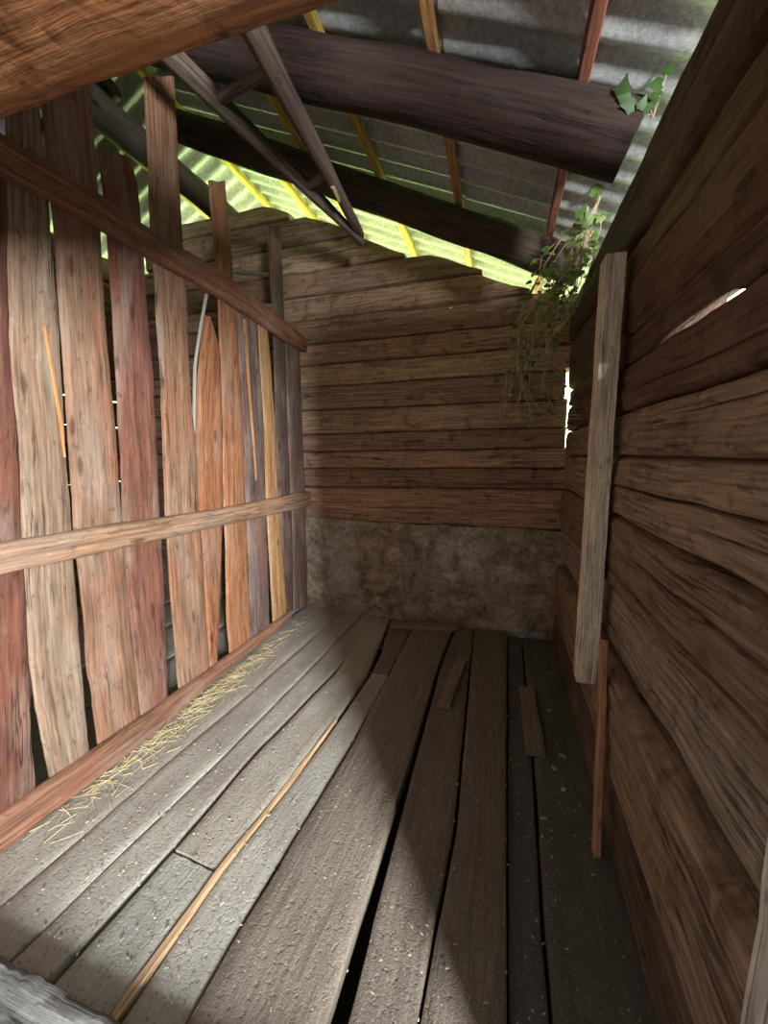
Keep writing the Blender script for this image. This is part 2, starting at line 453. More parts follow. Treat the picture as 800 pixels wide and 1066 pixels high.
def stone_mat():
    b = MatB('rubble_plaster'); tcn = b.n('ShaderNodeTexCoord').outputs['Object']
    n0 = b.noise(tcn, 2.2, 3, .5); n1 = b.noise(tcn, 7, 6, .7, .4); n2 = b.noise(tcn, 38, 5, .7)
    c = b.ramp(n1, [(.3, (.10, .072, .048)), (.48, (.29, .22, .15)), (.62, (.43, .345, .25)), (.75, (.54, .46, .35))])
    c = b.mix(c, (.52, .49, .43), b.maprange(b.noise(b.mapping(tcn, (1, 1, 1), (.35, 0, .1)), 1.7, 4, .6), .5, .66, 0, .65))
    ds = b.n('ShaderNodeVectorMath'); ds.operation = 'DISTANCE'; b.l(b.mapping(tcn, (.9, 1, 1.2)), ds.inputs[0]); ds.inputs[1].default_value = (-.27, YB - .02, .68)
    pf = b.math('MULTIPLY', b.maprange(b.math('ADD', ds.outputs['Value'], b.math('MULTIPLY', b.noise(tcn, 5, 4, .7), .5)), .35, .72, 1, 0), .75)
    c = b.mix(c, b.mix((.64, .59, .50), b.ramp(n1, [(.35, G(.45)), (.65, G(1.15))]), 1.0, 'MULTIPLY'), pf)                     # worn limewash
    vo = b.n('ShaderNodeTexVoronoi'); vo.feature = 'DISTANCE_TO_EDGE'; vo.inputs['Scale'].default_value = 4.2
    b.l(b.mapping(tcn, (1, 1, 1.8)), vo.inputs['Vector'])
    ed = b.maprange(vo.outputs['Distance'], 0, .16)
    c = b.mix(b.mix(c, G(.82), 1, 'MULTIPLY'), c, ed)
    c = b.mix(c, b.ramp(n2, [(.3, G(.6)), (.7, G(1.3))]), 1, 'MULTIPLY')
    b.l(c, b.p.inputs['Base Color']); b.p.inputs['Roughness'].default_value = .95; b.p.inputs['Specular IOR Level'].default_value = .1
    b.bump(b.math('ADD', b.math('ADD', b.math('MULTIPLY', ed, .15), n1), b.math('MULTIPLY', n2, .5)), .8, .03)
    return b.m
M_STONE = stone_mat()

def plain(name, c1, c2, scale=20, rough=.8, transl=0.0):
    b = MatB(name); tcn = b.n('ShaderNodeTexCoord').outputs['Object']; oi = b.n('ShaderNodeObjectInfo')
    n1 = b.noise(tcn, scale, 4, .6)
    b.l(b.ramp(n1, [(.35, c1), (.65, c2)]), b.p.inputs['Base Color']); b.p.inputs['Roughness'].default_value = rough
    b.p.inputs['Specular IOR Level'].default_value = .25
    if transl: b.p.inputs['Transmission Weight'].default_value = 0; b.p.inputs['Subsurface Weight'].default_value = 0
    b.bump(n1, .3, .004)
    return b.m
def leaf_mat(name, c1, c2):
    b = MatB(name); tcn = b.n('ShaderNodeTexCoord').outputs['Object']
    c = b.ramp(b.noise(tcn, 11, 3, .6), [(.35, c1), (.65, c2)])
    b.l(c, b.p.inputs['Base Color']); b.p.inputs['Roughness'].default_value = .55
    tr = b.n('ShaderNodeBsdfTranslucent'); b.l(c, tr.inputs[0])
    ms = b.n('ShaderNodeMixShader'); ms.inputs[0].default_value = .45
    b.l(b.p.outputs[0], ms.inputs[1]); b.l(tr.outputs[0], ms.inputs[2]); b.l(ms.outputs[0], b.o.inputs[0])
    return b.m
M_EARTH = plain('earth', (.03, .024, .018), (.07, .055, .042), 6, .95)
M_STRAW = plain('straw', (.55, .42, .20), (.78, .66, .36), 30, .6)
M_CHIP = plain('wood_chips', (.30, .24, .17), (.50, .43, .33), 25, .8)
M_STEM = plain('vine_stem', (.30, .25, .13), (.5, .42, .24), 30, .7)
M_LEAF = leaf_mat('vine_leaf', (.09, .17, .035), (.22, .33, .07))
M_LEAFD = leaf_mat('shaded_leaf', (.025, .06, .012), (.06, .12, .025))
M_LEAFP = leaf_mat('vine_leaf_pale', (.34, .38, .12), (.5, .52, .2))

XO, YF = -3.6, 0.45                     # outer left wall face, front wall

def box_obj(name, lo, hi, m, parent=None, color=None, disp=0.0, seg=.12, seed=0):
    """rough block with a subdivided, slightly uneven surface"""
    lo, hi = Vector(lo), Vector(hi); mb = MB()
    def dspl(p): return p + Vector((nz1(*(p * 3 + Vector((seed, 0, 0)))), nz1(*(p * 3 + Vector((0, seed + 9, 0)))), nz1(*(p * 3 + Vector((0, 0, seed + 5)))))) * disp + Vector((nz1(*(p * 27 + Vector((1, 1, 1)))), nz1(*(p * 27 + Vector((4, 4, 4)))), nz1(*(p * 27)))) * disp * .3 + Vector((nz1(*(p * 11)), nz1(*(p * 11 + Vector((3, 3, 3)))), nz1(*(p * 11 + Vector((7, 7, 7)))))) * disp * .4
    for ax in range(3):
        a1, a2 = (ax + 1) % 3, (ax + 2) % 3
        n1 = max(2, int((hi[a1] - lo[a1]) / seg) + 1); n2 = max(2, int((hi[a2] - lo[a2]) / seg) + 1)
        for sd in (0, 1):
            P = []; UV = []
            for i in range(n1):
                r = []; u = []
                for j in range(n2):
                    p = Vector((0, 0, 0)); p[ax] = (lo, hi)[sd][ax]
                    p[a1] = lo[a1] + (hi[a1] - lo[a1]) * i / (n1 - 1); p[a2] = lo[a2] + (hi[a2] - lo[a2]) * j / (n2 - 1)
                    r.append(dspl(p)); u.append((p[a1] + seed, p[a2] + seed))
                P.append(r); UV.append(u)
            mb.grid(P, UV, sd == 0)
    return mb.build(name, m, parent, color, True, 40)

g = box_obj('ground', (XO - .3, .2, -.4), (.75, 3.6, -.16), M_EARTH, disp=.02, seg=.25); struct(g)

floor = struct(empty('floor'))
DUSTY = (.17, .13, .095)
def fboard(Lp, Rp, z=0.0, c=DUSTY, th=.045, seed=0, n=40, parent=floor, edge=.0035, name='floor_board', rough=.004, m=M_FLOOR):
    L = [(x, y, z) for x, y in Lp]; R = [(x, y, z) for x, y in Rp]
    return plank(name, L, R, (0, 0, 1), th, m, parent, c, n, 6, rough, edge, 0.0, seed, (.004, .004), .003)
fboard([(-1.77, .5), (-1.77, 3.24)], [(-1.515, .5), (-1.476, 1.1), (-1.42, 2.0), (-1.37, 3.24)], 0, DUSTY, seed=1)
fboard([(-1.508, .5), (-1.470, 1.1), (-1.414, 2.0), (-1.364, 3.24)], [(-1.312, .5), (-1.277, 1.01), (-1.239, 1.475), (-1.16, 3.24)], .003, (.15, .115, .085), seed=2)
fboard([(-1.304, .5), (-1.269, 1.01), (-1.231, 1.475), (-1.152, 3.24)], [(-1.165, .5), (-1.122, .987), (-1.108, 1.516), (-1.025, 2.27), (-.985, 3.22)], .0, (.16, .12, .09), seed=3)
fboard([(-1.130, .5), (-1.098, .978)], [(-.925, .5), (-.905, .962)], .004, (.13, .125, .12), seed=4, n=20)
fboard([(-1.096, .988), (-1.082, 1.516), (-1.0, 2.27), (-1.044, 3.13)], [(-.905, .972), (-.86, 1.38), (-.828, 1.78), (-.80, 2.3), (-.90, 3.22)], .008, (.20, .145, .10), seed=5)
fb4 = fboard([(-.885, .5), (-.876, .97), (-.832, 1.38), (-.80, 1.78), (-.775, 2.33)], [(-.725, .5), (-.722, .856), (-.705, 1.108), (-.672, 1.644), (-.665, 2.33)], .0, (.17, .14, .115), seed=6)
fboard([(-.921, .5), (-.901, .97), (-.857, 1.38), (-.824, 1.83)], [(-.892, .5), (-.880, .97), (-.838, 1.38), (-.812, 1.83)], .012, (.55, .36, .20), .03, seed=7, name='worn_edge', parent=fb4, edge=.003, m=M_RAIL)
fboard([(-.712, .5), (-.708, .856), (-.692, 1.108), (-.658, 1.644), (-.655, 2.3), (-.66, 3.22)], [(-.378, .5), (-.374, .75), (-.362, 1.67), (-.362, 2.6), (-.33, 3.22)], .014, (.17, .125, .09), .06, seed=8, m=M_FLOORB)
fboard([(-.325, .5), (-.322, .75), (-.338, 1.67), (-.345, 2.55), (-.31, 3.22)], [(-.165, .5), (-.152, .8), (-.122, 1.38), (-.157, 2.65), (-.165, 3.22)], -.004, (.13, .09, .062), seed=9, m=M_FLOORB)  # board colours from here rightward also lowered for the floor shadow
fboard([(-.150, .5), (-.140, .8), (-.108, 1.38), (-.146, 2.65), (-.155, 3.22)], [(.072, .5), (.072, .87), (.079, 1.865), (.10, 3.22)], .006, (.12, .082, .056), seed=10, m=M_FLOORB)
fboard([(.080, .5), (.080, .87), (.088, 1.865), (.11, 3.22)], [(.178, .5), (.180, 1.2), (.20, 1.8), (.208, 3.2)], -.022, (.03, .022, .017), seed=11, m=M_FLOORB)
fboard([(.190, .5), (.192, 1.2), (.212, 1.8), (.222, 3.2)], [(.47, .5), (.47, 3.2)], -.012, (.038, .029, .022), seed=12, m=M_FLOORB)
# floor beyond the partition
for k, x in enumerate((-3.58, -3.13, -2.68, -2.23)):
    fboard([(x, .5), (x + .02, 3.24)], [(x + .43, .5), (x + .435, 3.24)], 0, (.2, .17, .14), seed=20 + k, n=16)

# ------------------------------------------------------------------ back wall
wb = struct(empty('wall_back'))
sb = box_obj('stone_base', (XO - .1, YB - .02, -.15), (.62, YB + .3, .868), M_STONE, wb, disp=.024, seg=.03)
LG = [.85, 1.172, 1.335, 1.485, 1.64, 1.85, 2.055, 2.235, 2.41, 2.615, 2.80, 3.0, 3.22, 3.44, 3.58]
rs = random.Random(4)
BROWN = [(.34, .20, .125), (.25, .15, .095), (.37, .23, .145), (.28, .17, .11), (.36, .24, .15), (.29, .19, .125), (.40, .27, .165)]
for k in range(len(LG) - 1):
    zb, zt = LG[k], LG[k + 1]
    zr = zt - .01
    gof = [.06, .10, .07, .11, .06, .10, .08][k % 7]
    x1 = min(.62, (RZ + gof - zb - .03) / SLOPE) if k >= 8 else .405 + [.14, .14, .14, .047, .045, .024, .14, .14][k % 8]
    x0 = max(XO - .1, -2.5 - (3.86 - zr) / .5)
    tilt = .012
    wall_log('log', x0, x1, (lambda s, z=zb: z + tilt * (s + .6)), (lambda s, z=zt, q=gof: min(z + tilt * (s + .6), roof_z(s, q) + .03 * nz1(s * 3, q * 50, 0))), YB, 'X', M_LOG, wb,
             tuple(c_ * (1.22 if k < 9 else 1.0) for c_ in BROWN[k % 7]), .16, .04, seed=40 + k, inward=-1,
             cracks=[(.45, .012, -1.4, -.2)] if k == 0 else ([(.55, .006, -1.2, .1)] if k in (2, 5) else ()),
             gaps=[(-.9, .02, .035)] if k == 8 else ())
# ------------------------------------------------------------------ right wall
wr = struct(empty('wall_right'))
HR = [(-.12, .228), (.23, .60), (.655, .893), (.893, 1.197), (1.197, 1.44), (1.44, 1.615), (1.615, 1.792), (1.792, 1.915), (1.915, 2.25), (2.25, 2.52)]
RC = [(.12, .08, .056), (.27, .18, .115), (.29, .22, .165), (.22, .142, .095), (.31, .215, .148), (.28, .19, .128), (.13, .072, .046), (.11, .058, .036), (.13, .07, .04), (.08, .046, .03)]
for k, (zb, zt) in enumerate(HR):
    cr = {1: [(.35, .012, .5, 2.4), (.7, .01, .6, 1.5)], 3: [(.25, .012, .5, 1.9), (.62, .014, .7, 1.6)], 4: [(.52, .016, .55, 1.9), (.30, .008, .6, 1.1)],
          5: [(.7, .006, .6, 1.4)], 6: [(.35, .006, .7, 1.7)], 9: [(.6, .01, .8, 2.2)], 2: [(.3, .012, .6, 2.2), (.75, .01, .6, 1.6)], 8: [(.62, .012, .9, 1.9)]}.get(k, ())
    f = XR + [.0, -.015, .022, 0, .0, .005, .0, .01, .0, -.015][k]
    wall_log('log', .36, 3.24 + (.03 if k in (0, 1, 2, 3, 5, 8, 9) else 0), zb, zt, f, 'Y', M_LOG, wr, RC[k], .17, .045 if k != 9 else .07, seed=70 + k, cracks=[(a_, 2.3 * b_, c_, d_) for a_, b_, c_, d_ in cr],
             gaps=[(1.1, 1.62, .006)] if k == 6 else (()), under=(1.10, 1.54, .96) if k == 7 else None, rough=.009)
# packing in the wide joint above the second log
wall_log('chinking', .36, 3.2, .59, .67, XR + .085, 'Y', M_EARTH, wr, (.02, .016, .013), .09, .01, seed=90)

# ------------------------------------------------------------------ outer left wall and front wall
wl = struct(empty('wall_left'))
z = -.12
for k in range(15):
    h = rs.uniform(.2, .27); gp = .012 if k in (6, 8, 9) else 0
    wall_log('log', .4, 3.4, z + gp, z + h, XO, 'Y', M_LOG, wl, BROWN[k % 7], .15, .03, seed=100 + k, inward=1, over=.006 if not gp else -.004)
    z += h
    if z > 3.1: break
wf = struct(empty('wall_front'))
z = -.12
for k in range(9):
    wall_log('log', XO - .1, -1.86, z, z + .285, YF + .1, 'X', M_LOG, wf, BROWN[k % 7], .16, .03, seed=120 + k, inward=1, nu=14)
    wall_log('log', .40, .64, z, z + .285, YF, 'X', M_LOG, wf, BROWN[k % 7], .1, .02, seed=135 + k, inward=1, nu=8)
    z += .285
z = 2.37
for k in range(4):
    x1 = min(.62, (RZ + .1 - z - .3) / SLOPE)
    wall_log('log', max(XO, -2.5 - (3.9 - z) / .55), x1, z, z + .3, YF + .1, 'X', M_LOG, wf, BROWN[k % 7], .16, .03, seed=150 + k, inward=1, nu=24)
    z += .3

# lintel over the doorway, hewn square
def lintel():
    pts = []; secs = []; nu = 70
    for i in range(nu):
        x = -1.95 + 2.55 * i / (nu - 1); pts.append((x, .44, 2.205))
        sec = []
        for k in range(28):
            a = 2 * math.pi * k / 28; c, s_ = math.cos(a), math.sin(a); n_ = 7
            rr = .165 / ((abs(c) ** n_ + abs(s_) ** n_) ** (1 / n_))
            rr += .010 * nz1(c * 1.8, s_ * 1.8, x * 3) + .006 * nz1(c * 5, s_ * 5, x * 9) + .003 * nz1(c * 12, s_ * 12, x * 22)
            sec.append((rr * c, rr * s_))
        secs.append(sec)
    o = loft('lintel_beam', pts, secs, M_LINTEL, None, (.32, .13, .05), (0, 0, 1), 201)
    return tag(o, 'thick orange-brown hewn lintel beam across the top left, close overhead', 'beam')
lintel()

def sill():
    pts = []; secs = []; nu = 110
    for i in range(nu):
        x = -1.95 + 2.5 * i / (nu - 1); pts.append((x, .40, 0))
        e = .012 * nz1(x * 6, 3, 1) + .010 * nz1(x * 21, 3, 4) + .006 * nz1(x * 50, 1, 1)
        sec = [(-.22, -.15), (.155 - e, -.15), (.16 - e, .0), (.158 - e, .075), (.15 - e + .004 * nz1(x * 60, 7, 7), .094)]
        for j in range(14):
            yy = .14 - .36 * j / 13
            sec.append((yy - (e if j < 1 else 0), .1 + .008 * nz1(x * 3, yy * 14, 2) + .005 * nz1(x * 9, yy * 40, 5) - (.022 * max(0, 1 - abs(yy - .085 - .015 * nz1(x * 4, 0, 8)) / .012))))
        sec = [(-a, b) for a, b in sec]
        secs.append(sec)
    o = loft('threshold_log', pts, secs, M_SILL, None, (.14, .135, .125), (0, 0, 1), 205, True, 40)
    return tag(o, 'weathered grey threshold timber with split ragged edge at bottom left', 'threshold')
sill()
jp = plank('door_post', [(.286, .40, .1), (.286, .40, 2.05)], [(.42, .40, .1), (.42, .40, 2.05)], (0, -1, 0), .06, M_POST, None, (.38, .33, .27), 40, 5, .004, .006, 0, 211)
tag(jp, 'pale sawn door post at the right edge of the doorway', 'post')

# ------------------------------------------------------------------ board partition
part = empty('board_partition', (XP, 2.0, 0))
tag(part, 'left-hand partition of upright weathered reddish boards nailed to horizontal rails', 'partition')
def pboard(Lpx, Rpx, color, seed, X=XP, th=.011, rag=(.01, .012), n=60, edge=.005):
    L = [onX(x, y, X) for x, y in Lpx]; R = [onX(x, y, X) for x, y in Rpx]
    return plank('board', L, R, (1, 0, 0), th, M_BOARD, part, color, n, 6, .003, edge, 0.002, seed, rag, .004)
pboard([(-70, 90), (-60, 300), (-45, 600), (-40, 890)], [(4, 150), (8, 250), (9, 350), (16, 420), (22, 480), (23, 560), (27, 610), (30, 690), (33, 770), (38, 832)], (0.129, 0.053, 0.036), 301)
pboard([(8, 85), (8, 120), (8, 200), (9, 300), (12, 380), (20, 470), (24, 560), (27, 620), (31, 690), (40, 740), (50, 800), (54, 818)],
       [(40, 85), (42, 120), (50, 190), (56, 260), (60, 320), (63, 370), (67, 420), (70, 480), (73, 530), (76, 560), (80, 620), (84, 680), (88, 730), (93, 772), (94, 788)], (0.232, 0.155, 0.103), 302)
pboard([(44, 75), (45, 110), (52, 180), (58, 240), (63, 330), (66, 360), (70, 420), (75, 500), (78, 550), (84, 600), (88, 640), (91, 690), (97, 730), (104, 782)],
       [(94, 75), (96, 110), (102, 190), (105, 240), (110, 330), (116, 400), (121, 450), (125, 510), (129, 555), (132, 600), (137, 660), (143, 710), (147, 752)], (0.232, 0.125, 0.076), 303, X=XP - .004)
pboard([(104, 158), (109, 200), (113, 240), (116, 290), (120, 350), (122, 390), (126, 470), (129, 540), (132.6, 600), (137.6, 660), (143.6, 710), (147.6, 752)],
       [(124, 158), (138, 170), (144, 190), (149, 250), (153, 300), (156, 350), (160, 400), (163, 450), (165, 500), (167, 540), (170, 590), (172, 640), (174, 690), (176, 732)], (0.172, 0.073, 0.050), 304, rag=(.03, .012))
b5 = pboard([(151, 80), (156, 180), (158, 260), (162, 285), (164, 330), (168, 380), (170, 450), (173, 530), (177, 590), (180, 640), (182, 660), (185, 700), (188, 724)],
       [(182, 80), (187, 180), (190, 240), (193, 285), (195, 310), (197, 370), (200, 420), (204, 455), (206.6, 520), (211, 570), (213.6, 620), (217, 670), (219.5, 700)], (0.267, 0.142, 0.082), 305)
pboard([(214, 328), (209, 370), (206, 410), (205, 455), (207.4, 520), (211.6, 570), (214.2, 620), (217.8, 670), (220.3, 700)],
       [(219, 329), (229, 360), (231, 400), (232, 470), (233, 530), (231, 570), (230, 600), (228, 660), (226, 696)], (0.310, 0.125, 0.057), 306)
pboard([(218, 188), (222, 230), (226, 290), (228, 315), (231, 380), (233, 440), (234, 530), (236, 580), (237, 640), (240, 684)],
       [(235, 188), (240, 240), (244, 290), (247, 322), (249, 370), (251, 420), (253, 460), (256, 520), (258, 560), (260, 620), (261, 667)], (0.327, 0.142, 0.065), 307)
b8 = pboard([(247.6, 322), (249.6, 370), (251.6, 420), (253.6, 460), (256.6, 520), (258.6, 560), (260.6, 620), (261.6, 667)],
       [(268, 325), (272, 390), (275, 450), (277, 520), (279, 560), (280, 620), (281, 652)], (0.142, 0.099, 0.086), 308, X=XP - .003)
pboard([(269, 328), (272, 390), (275, 430), (278, 520), (280.4, 560), (283, 610), (285, 648)],
       [(279, 335), (283, 390), (287, 440), (290, 510), (293, 560), (297, 600), (299, 638)], (0.404, 0.215, 0.086), 309)
pboard([(279, 235), (283, 300), (285.5, 345), (288, 440), (290.6, 510), (294, 570), (298, 636)],
       [(293, 235), (295, 300), (297, 350), (300, 440), (303, 510), (305, 560), (306, 636)], (0.112, 0.073, 0.058), 310, X=XP - .03)
pboard([(297.5, 345), (300.5, 440), (303.5, 510), (305.5, 560), (306.5, 636)],
       [(312, 356), (315, 440), (318, 510), (320, 560), (322.5, 630)], (0.146, 0.099, 0.077), 311, X=XP - .004)
pboard([(316, 330), (316, 380), (318.6, 510), (321, 630)], [(324, 330), (324, 380), (326, 510), (327, 632)], (0.086, 0.060, 0.047), 312, X=XP - .03, th=.05)
# pale split edges on three boards
def split_edge(a, b_, color, seed, X=XP + .006):
    L = [onX(x, y, X) for x, y in a]; R = [onX(x, y, X) for x, y in b_]
    plank('split_edge', L, R, (1, 0, 0), .008, M_BATTEN, part, color, 24, 3, .001, .002, 0, seed, (0, 0), .002)
split_edge([(45, 340), (54, 390), (62, 440), (68, 476)], [(48, 340), (58, 390), (66, 440), (69, 476)], (.48, .22, .085), 320)
split_edge([(254, 332), (259, 400), (264, 460), (267, 500)], [(257, 332), (261, 400), (266, 460), (268, 500)], (.42, .20, .08), 321)
# rails, and the kickboard along the floor
def rail(name, top, bot, X, th, color, seed, n=60, m=M_RAIL):
    L = [onX(x, y, X) for x, y in top]; R = [onX(x, y, X) for x, y in bot]
    return plank(name, L, R, (1, 0, 0), th, m, part, color, n, 6, .004, .006, .004, seed, (.004, .004), .008)
rail('rail', [(-70, 84), (8, 142), (50, 168), (100, 197), (150, 232), (200, 264), (226, 279), (279, 318), (330, 362)],
     [(-70, 134), (6, 180), (50, 203), (100, 231), (160, 268), (195, 287), (227, 306), (302, 355), (330, 374)], XP + .045, .045, (0.224, 0.095, 0.053), 331)
rail('rail', [(-80, 576), (0, 566), (50, 558), (100, 549), (150, 542), (200, 535), (260, 524), (328, 510)],
     [(-80, 612), (0, 600), (50, 588), (100, 577), (150, 566), (200, 555), (260, 541), (328, 526)], XP + .04, .04, (0.327, 0.189, 0.112), 332)
rail('kickboard', [(-120, 936), (0, 852), (60, 811), (100, 783), (150, 748), (200, 712), (260, 669), (303, 637)],
     [(-120, 975), (0, 891), (60, 843), (100, 812), (150, 774), (200, 731), (260, 680), (303, 645)], XP + .035, .035, (0.232, 0.112, 0.067), 333)

# ------------------------------------------------------------------ roof
ceil = struct(empty('ceiling'))
PITCH, AMP = .165, .024
def sheet(x0, x1, y0, y1, side=1, lift=0.0, name='corrugated_sheet'):
    mb = MB(); ny = max(8, int((y1 - y0) / PITCH * 12)); nx = 8; top = []; bot = []; UV = []
    for j in range(ny + 1):
        y = y0 + (y1 - y0) * j / ny; h = AMP * math.cos(2 * math.pi * y / PITCH)
        rt, rb, uu = [], [], []
        for i in range(nx + 1):
            x = x0 + (x1 - x0) * i / nx
            if side > 0: z = roof_z(x, .375) + lift * (i / nx)
            else: z = roof_z(-2.5, .375) + .50 * (x + 2.5) + lift * (1 - i / nx)
            rb.append(Vector((x, y, z + h))); rt.append(Vector((x, y, z + h + .008))); uu.append((x, y))
        top.append(rt); bot.append(rb); UV.append(uu)
    a = mb.grid(top, UV, True); b = mb.grid(bot, UV); m_ = nx + 1
    def edge(i, j, i2, j2): 
        mb.quad([a + i * m_ + j, b + i * m_ + j, b + i2 * m_ + j2, a + i2 * m_ + j2], [(0, 0)] * 4)
    for i in range(ny): edge(i, 0, i + 1, 0); edge(i + 1, nx, i, nx)
    for j in range(nx): edge(0, j + 1, 0, j); edge(ny, j, ny, j + 1)
    return mb.build(name, M_ROOF, ceil, None, True, 60)
ys = [.10, .10 + PITCH * 6, .10 + PITCH * 12, .10 + PITCH * 18, .10 + PITCH * 25]
for a, b_ in zip(ys, ys[1:]):
    sheet(-2.5, -1.35, a, b_ + .02, 1, .012); sheet(-1.4, -.25, a, b_ + .02, 1, .012); sheet(-.3, .95, a, b_ + .02, 1, .0)
    sheet(-3.35, -2.5, a, b_ + .02, -1); sheet(-4.05, -3.3, a, b_ + .02, -1, .012)

# rafters: round logs down the slope
ra = round_log('log_rafter', (-2.45, 1.89, roof_z(-2.45, .185)), (.43, 1.915, roof_z(.43, .185)), .108, .122, M_ROUND, None, (.038, .021, .016), 50, 22, .012, .02, 401)
tag(ra, 'thick dark round rafter log, the nearer of two, its cut end on the right wall', 'rafter')
rb_ = round_log('log_rafter', (-2.45, 2.66, roof_z(-2.45, .19)), (.44, 3.02, roof_z(.44, .19)), .10, .105, M_ROUND, None, (.085, .058, .042), 50, 22, .012, .02, 402)
tag(rb_, 'grey-brown round rafter log just in front of the back gable', 'rafter')
rl = round_log('log_rafter', (-2.55, 2.3, roof_z(-2.5, .19) - .02), (-3.75, 2.3, roof_z(-2.5, .19) - .62), .09, .09, M_ROUND, None, (.08, .055, .045), 30, 18, .01, .02, 403)
tag(rl, 'dark rafter log sloping down beyond the partition on the far side', 'rafter')
rg = round_log('ridge_log', (-2.5, .5, 3.54), (-2.5, 3.5, 3.60), .10, .095, M_ROUND, None, (.075, .055, .04), 50, 22, .014, .02, 404)
tag(rg, 'dark mossy ridge log running to the back gable above the partition', 'ridge beam')

# battens under the sheets, running into the depth
BT = [(.235, .045, (.22, .085, .05), 'red-brown batten under the pale sheets nearest the right wall'),
      (-.34, .045, (.42, .22, .08), 'orange-brown batten crossing behind the near rafter, second from the right wall'),
      (-.87, .045, (.50, .33, .07), 'yellowish batten under the grey sheets, third from the right wall'),
      (-1.39, .045, (.52, .36, .07), 'yellowish batten passing behind the ladder, fourth from the right wall'),
      (-1.86, .045, (.55, .40, .07), 'yellow batten running over the highest gable logs beside the ladder'),
      (-2.38, .05, (.55, .42, .08), 'yellow batten closest to the mossy ridge log')]
for k, (x, wd, c, lab) in enumerate(BT):
    z = roof_z(x, .322)
    o = stick('roof_batten', [(x, .3, z), (x, 2.0, z + .003), (x, 4.15, z)], wd, .05, M_BATTEN, None, c, 410 + k, n=30)
    tag(o, lab, 'batten', 'roof battens')
for k, x in enumerate((-2.9, -3.4)):
    z = roof_z(-2.5, .322) + .5 * (x + 2.5)
    o = stick('roof_batten', [(x, .3, z), (x, 4.15, z)], .05, .05, M_BATTEN, None, (.34, .26, .12), 420 + k, n=20)
    tag(o, ('batten of the far roof slope, nearer the ridge log', 'batten of the far roof slope, lower one by the outer wall')[k], 'batten', 'roof battens')

# ------------------------------------------------------------------ ladder hung under the rafters
A0, A1 = Vector((-1.60, 1.72, 3.22)), onY(377, 252, 2.86)
B0, B1 = Vector((-1.02, 1.42, 2.98)), onY(376, 246, 2.84)
A0 = CAM + (onY(203, 82, 1.75) - CAM); A0b = A0 + (A0 - A1) * .18
B0 = onY(277, 55, 1.62); B0b = B0 + (B0 - B1) * .2
lad = empty('pole_ladder', (A1 + B1) / 2)
tag(lad, 'old wooden ladder with two tapering poles hung up under the roof', 'ladder')
def pole(p0, p1, r0, r1, seed, c): return round_log('pole', p0, p1, r0, r1, M_ROUND, lad, c, 36, 12, .006, .015, seed, .35)
pole(A0b, A1, .048, .026, 431, (.15, .11, .085)); pole(B0b, B1, .05, .024, 432, (.14, .095, .078))
for k, t in enumerate((.05, .52)):
    p, q = A0.lerp(A1, t + .04), B0.lerp(B1, t)
    round_log('rung', p, q, .024, .022, M_ROUND, lad, (.17, .125, .1), 14, 10, .004, .008, 435 + k)
tq = B0.lerp(B1, .57)
round_log('rung_stub', tq + Vector((0, 0, -.02)), tq + Vector((.0, .10, -.05)), .018, .010, M_ROUND, lad, (.42, .30, .14), 8, 8, .004, 0, 437)

# ------------------------------------------------------------------ post and leaning stick on the right wall
def wpost():
    t = [onY(x, y, 1.80) for x, y in ((631, 264), (653, 262))]; b_ = [onY(x, y, 1.80) for x, y in ((601, 712), (621, 711))]
    n = 40; pts = []; secs = []
    for i in range(n):
        k = i / (n - 1); l = b_[0].lerp(t[0], k); r = b_[1].lerp(t[1], k)
        c = (l + r) / 2; wd = (r - l).length / 2; pts.append((c.x, 1.80 + .05, c.z)); dp = .05; cc = .006
        base = [(-wd + cc, -dp), (wd - cc, -dp), (wd, -dp + cc), (wd, dp), (-wd, dp), (-wd, -dp + cc)]
        base = [(a + .003 * nz1(k * 9, a * 40, 1) + .002 * nz1(k * 30, a * 40, 1), b + .002 * nz1(k * 9, b * 40, 8)) for a, b in base]
        secs.append(base)
    # the section's side vector for an upright run
    return pts, secs
pts, secs = wpost()
pp = loft('wall_post', pts, [[(-a, -b) for a, b in s] for s in secs], M_POST, None, (.74, .62, .47), (0, 1, 0), 441, True, 35)
tag(pp, 'pale square wooden post fixed upright against the dark log wall', 'post')
st = stick('leaning_stick', [onZ(621, 889, .0), onX(629, 666, .418)], 0.042, .024, M_BATTEN, None, (.42, .215, .11), 442, n=24, up=(1, 0, 0))
tag(st, 'thin orange-brown lath standing on the floor against the log wall', 'stick')

# ------------------------------------------------------------------ loose pieces on the floor
def loose(Lp, Rp, z, th, c, seed, label, name='loose_plank', cat='plank', n=20):
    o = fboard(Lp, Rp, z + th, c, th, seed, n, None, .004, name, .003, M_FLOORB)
    return tag(o, label, cat)
loose([(-.838, 3.00), (-.30, 3.10)], [(-.838, 3.075), (-.306, 3.18)], .012, .03, (.19, .135, .095), 451, 'short plank lying crosswise at the foot of the back wall')
loose([(-.775, 2.345), (-.795, 2.6), (-.885, 3.2)], [(-.668, 2.345), (-.668, 2.6), (-.672, 3.2)], -.032, .03, (.16, .115, .085), 452, 'short board end set between the long floor boards near the back')
loose([(-.301, 2.09), (-.240, 2.65)], [(-.225, 2.09), (-.176, 2.65)], .004, .025, (.19, .13, .09), 453, 'narrow brown plank lying along the middle floor boards')
loose([(.172, 1.865), (.165, 2.44)], [(.268, 1.875), (.25, 2.455)], -.012, .022, (.15, .105, .07), 454, 'short board lying alone on the dark right-hand floor')

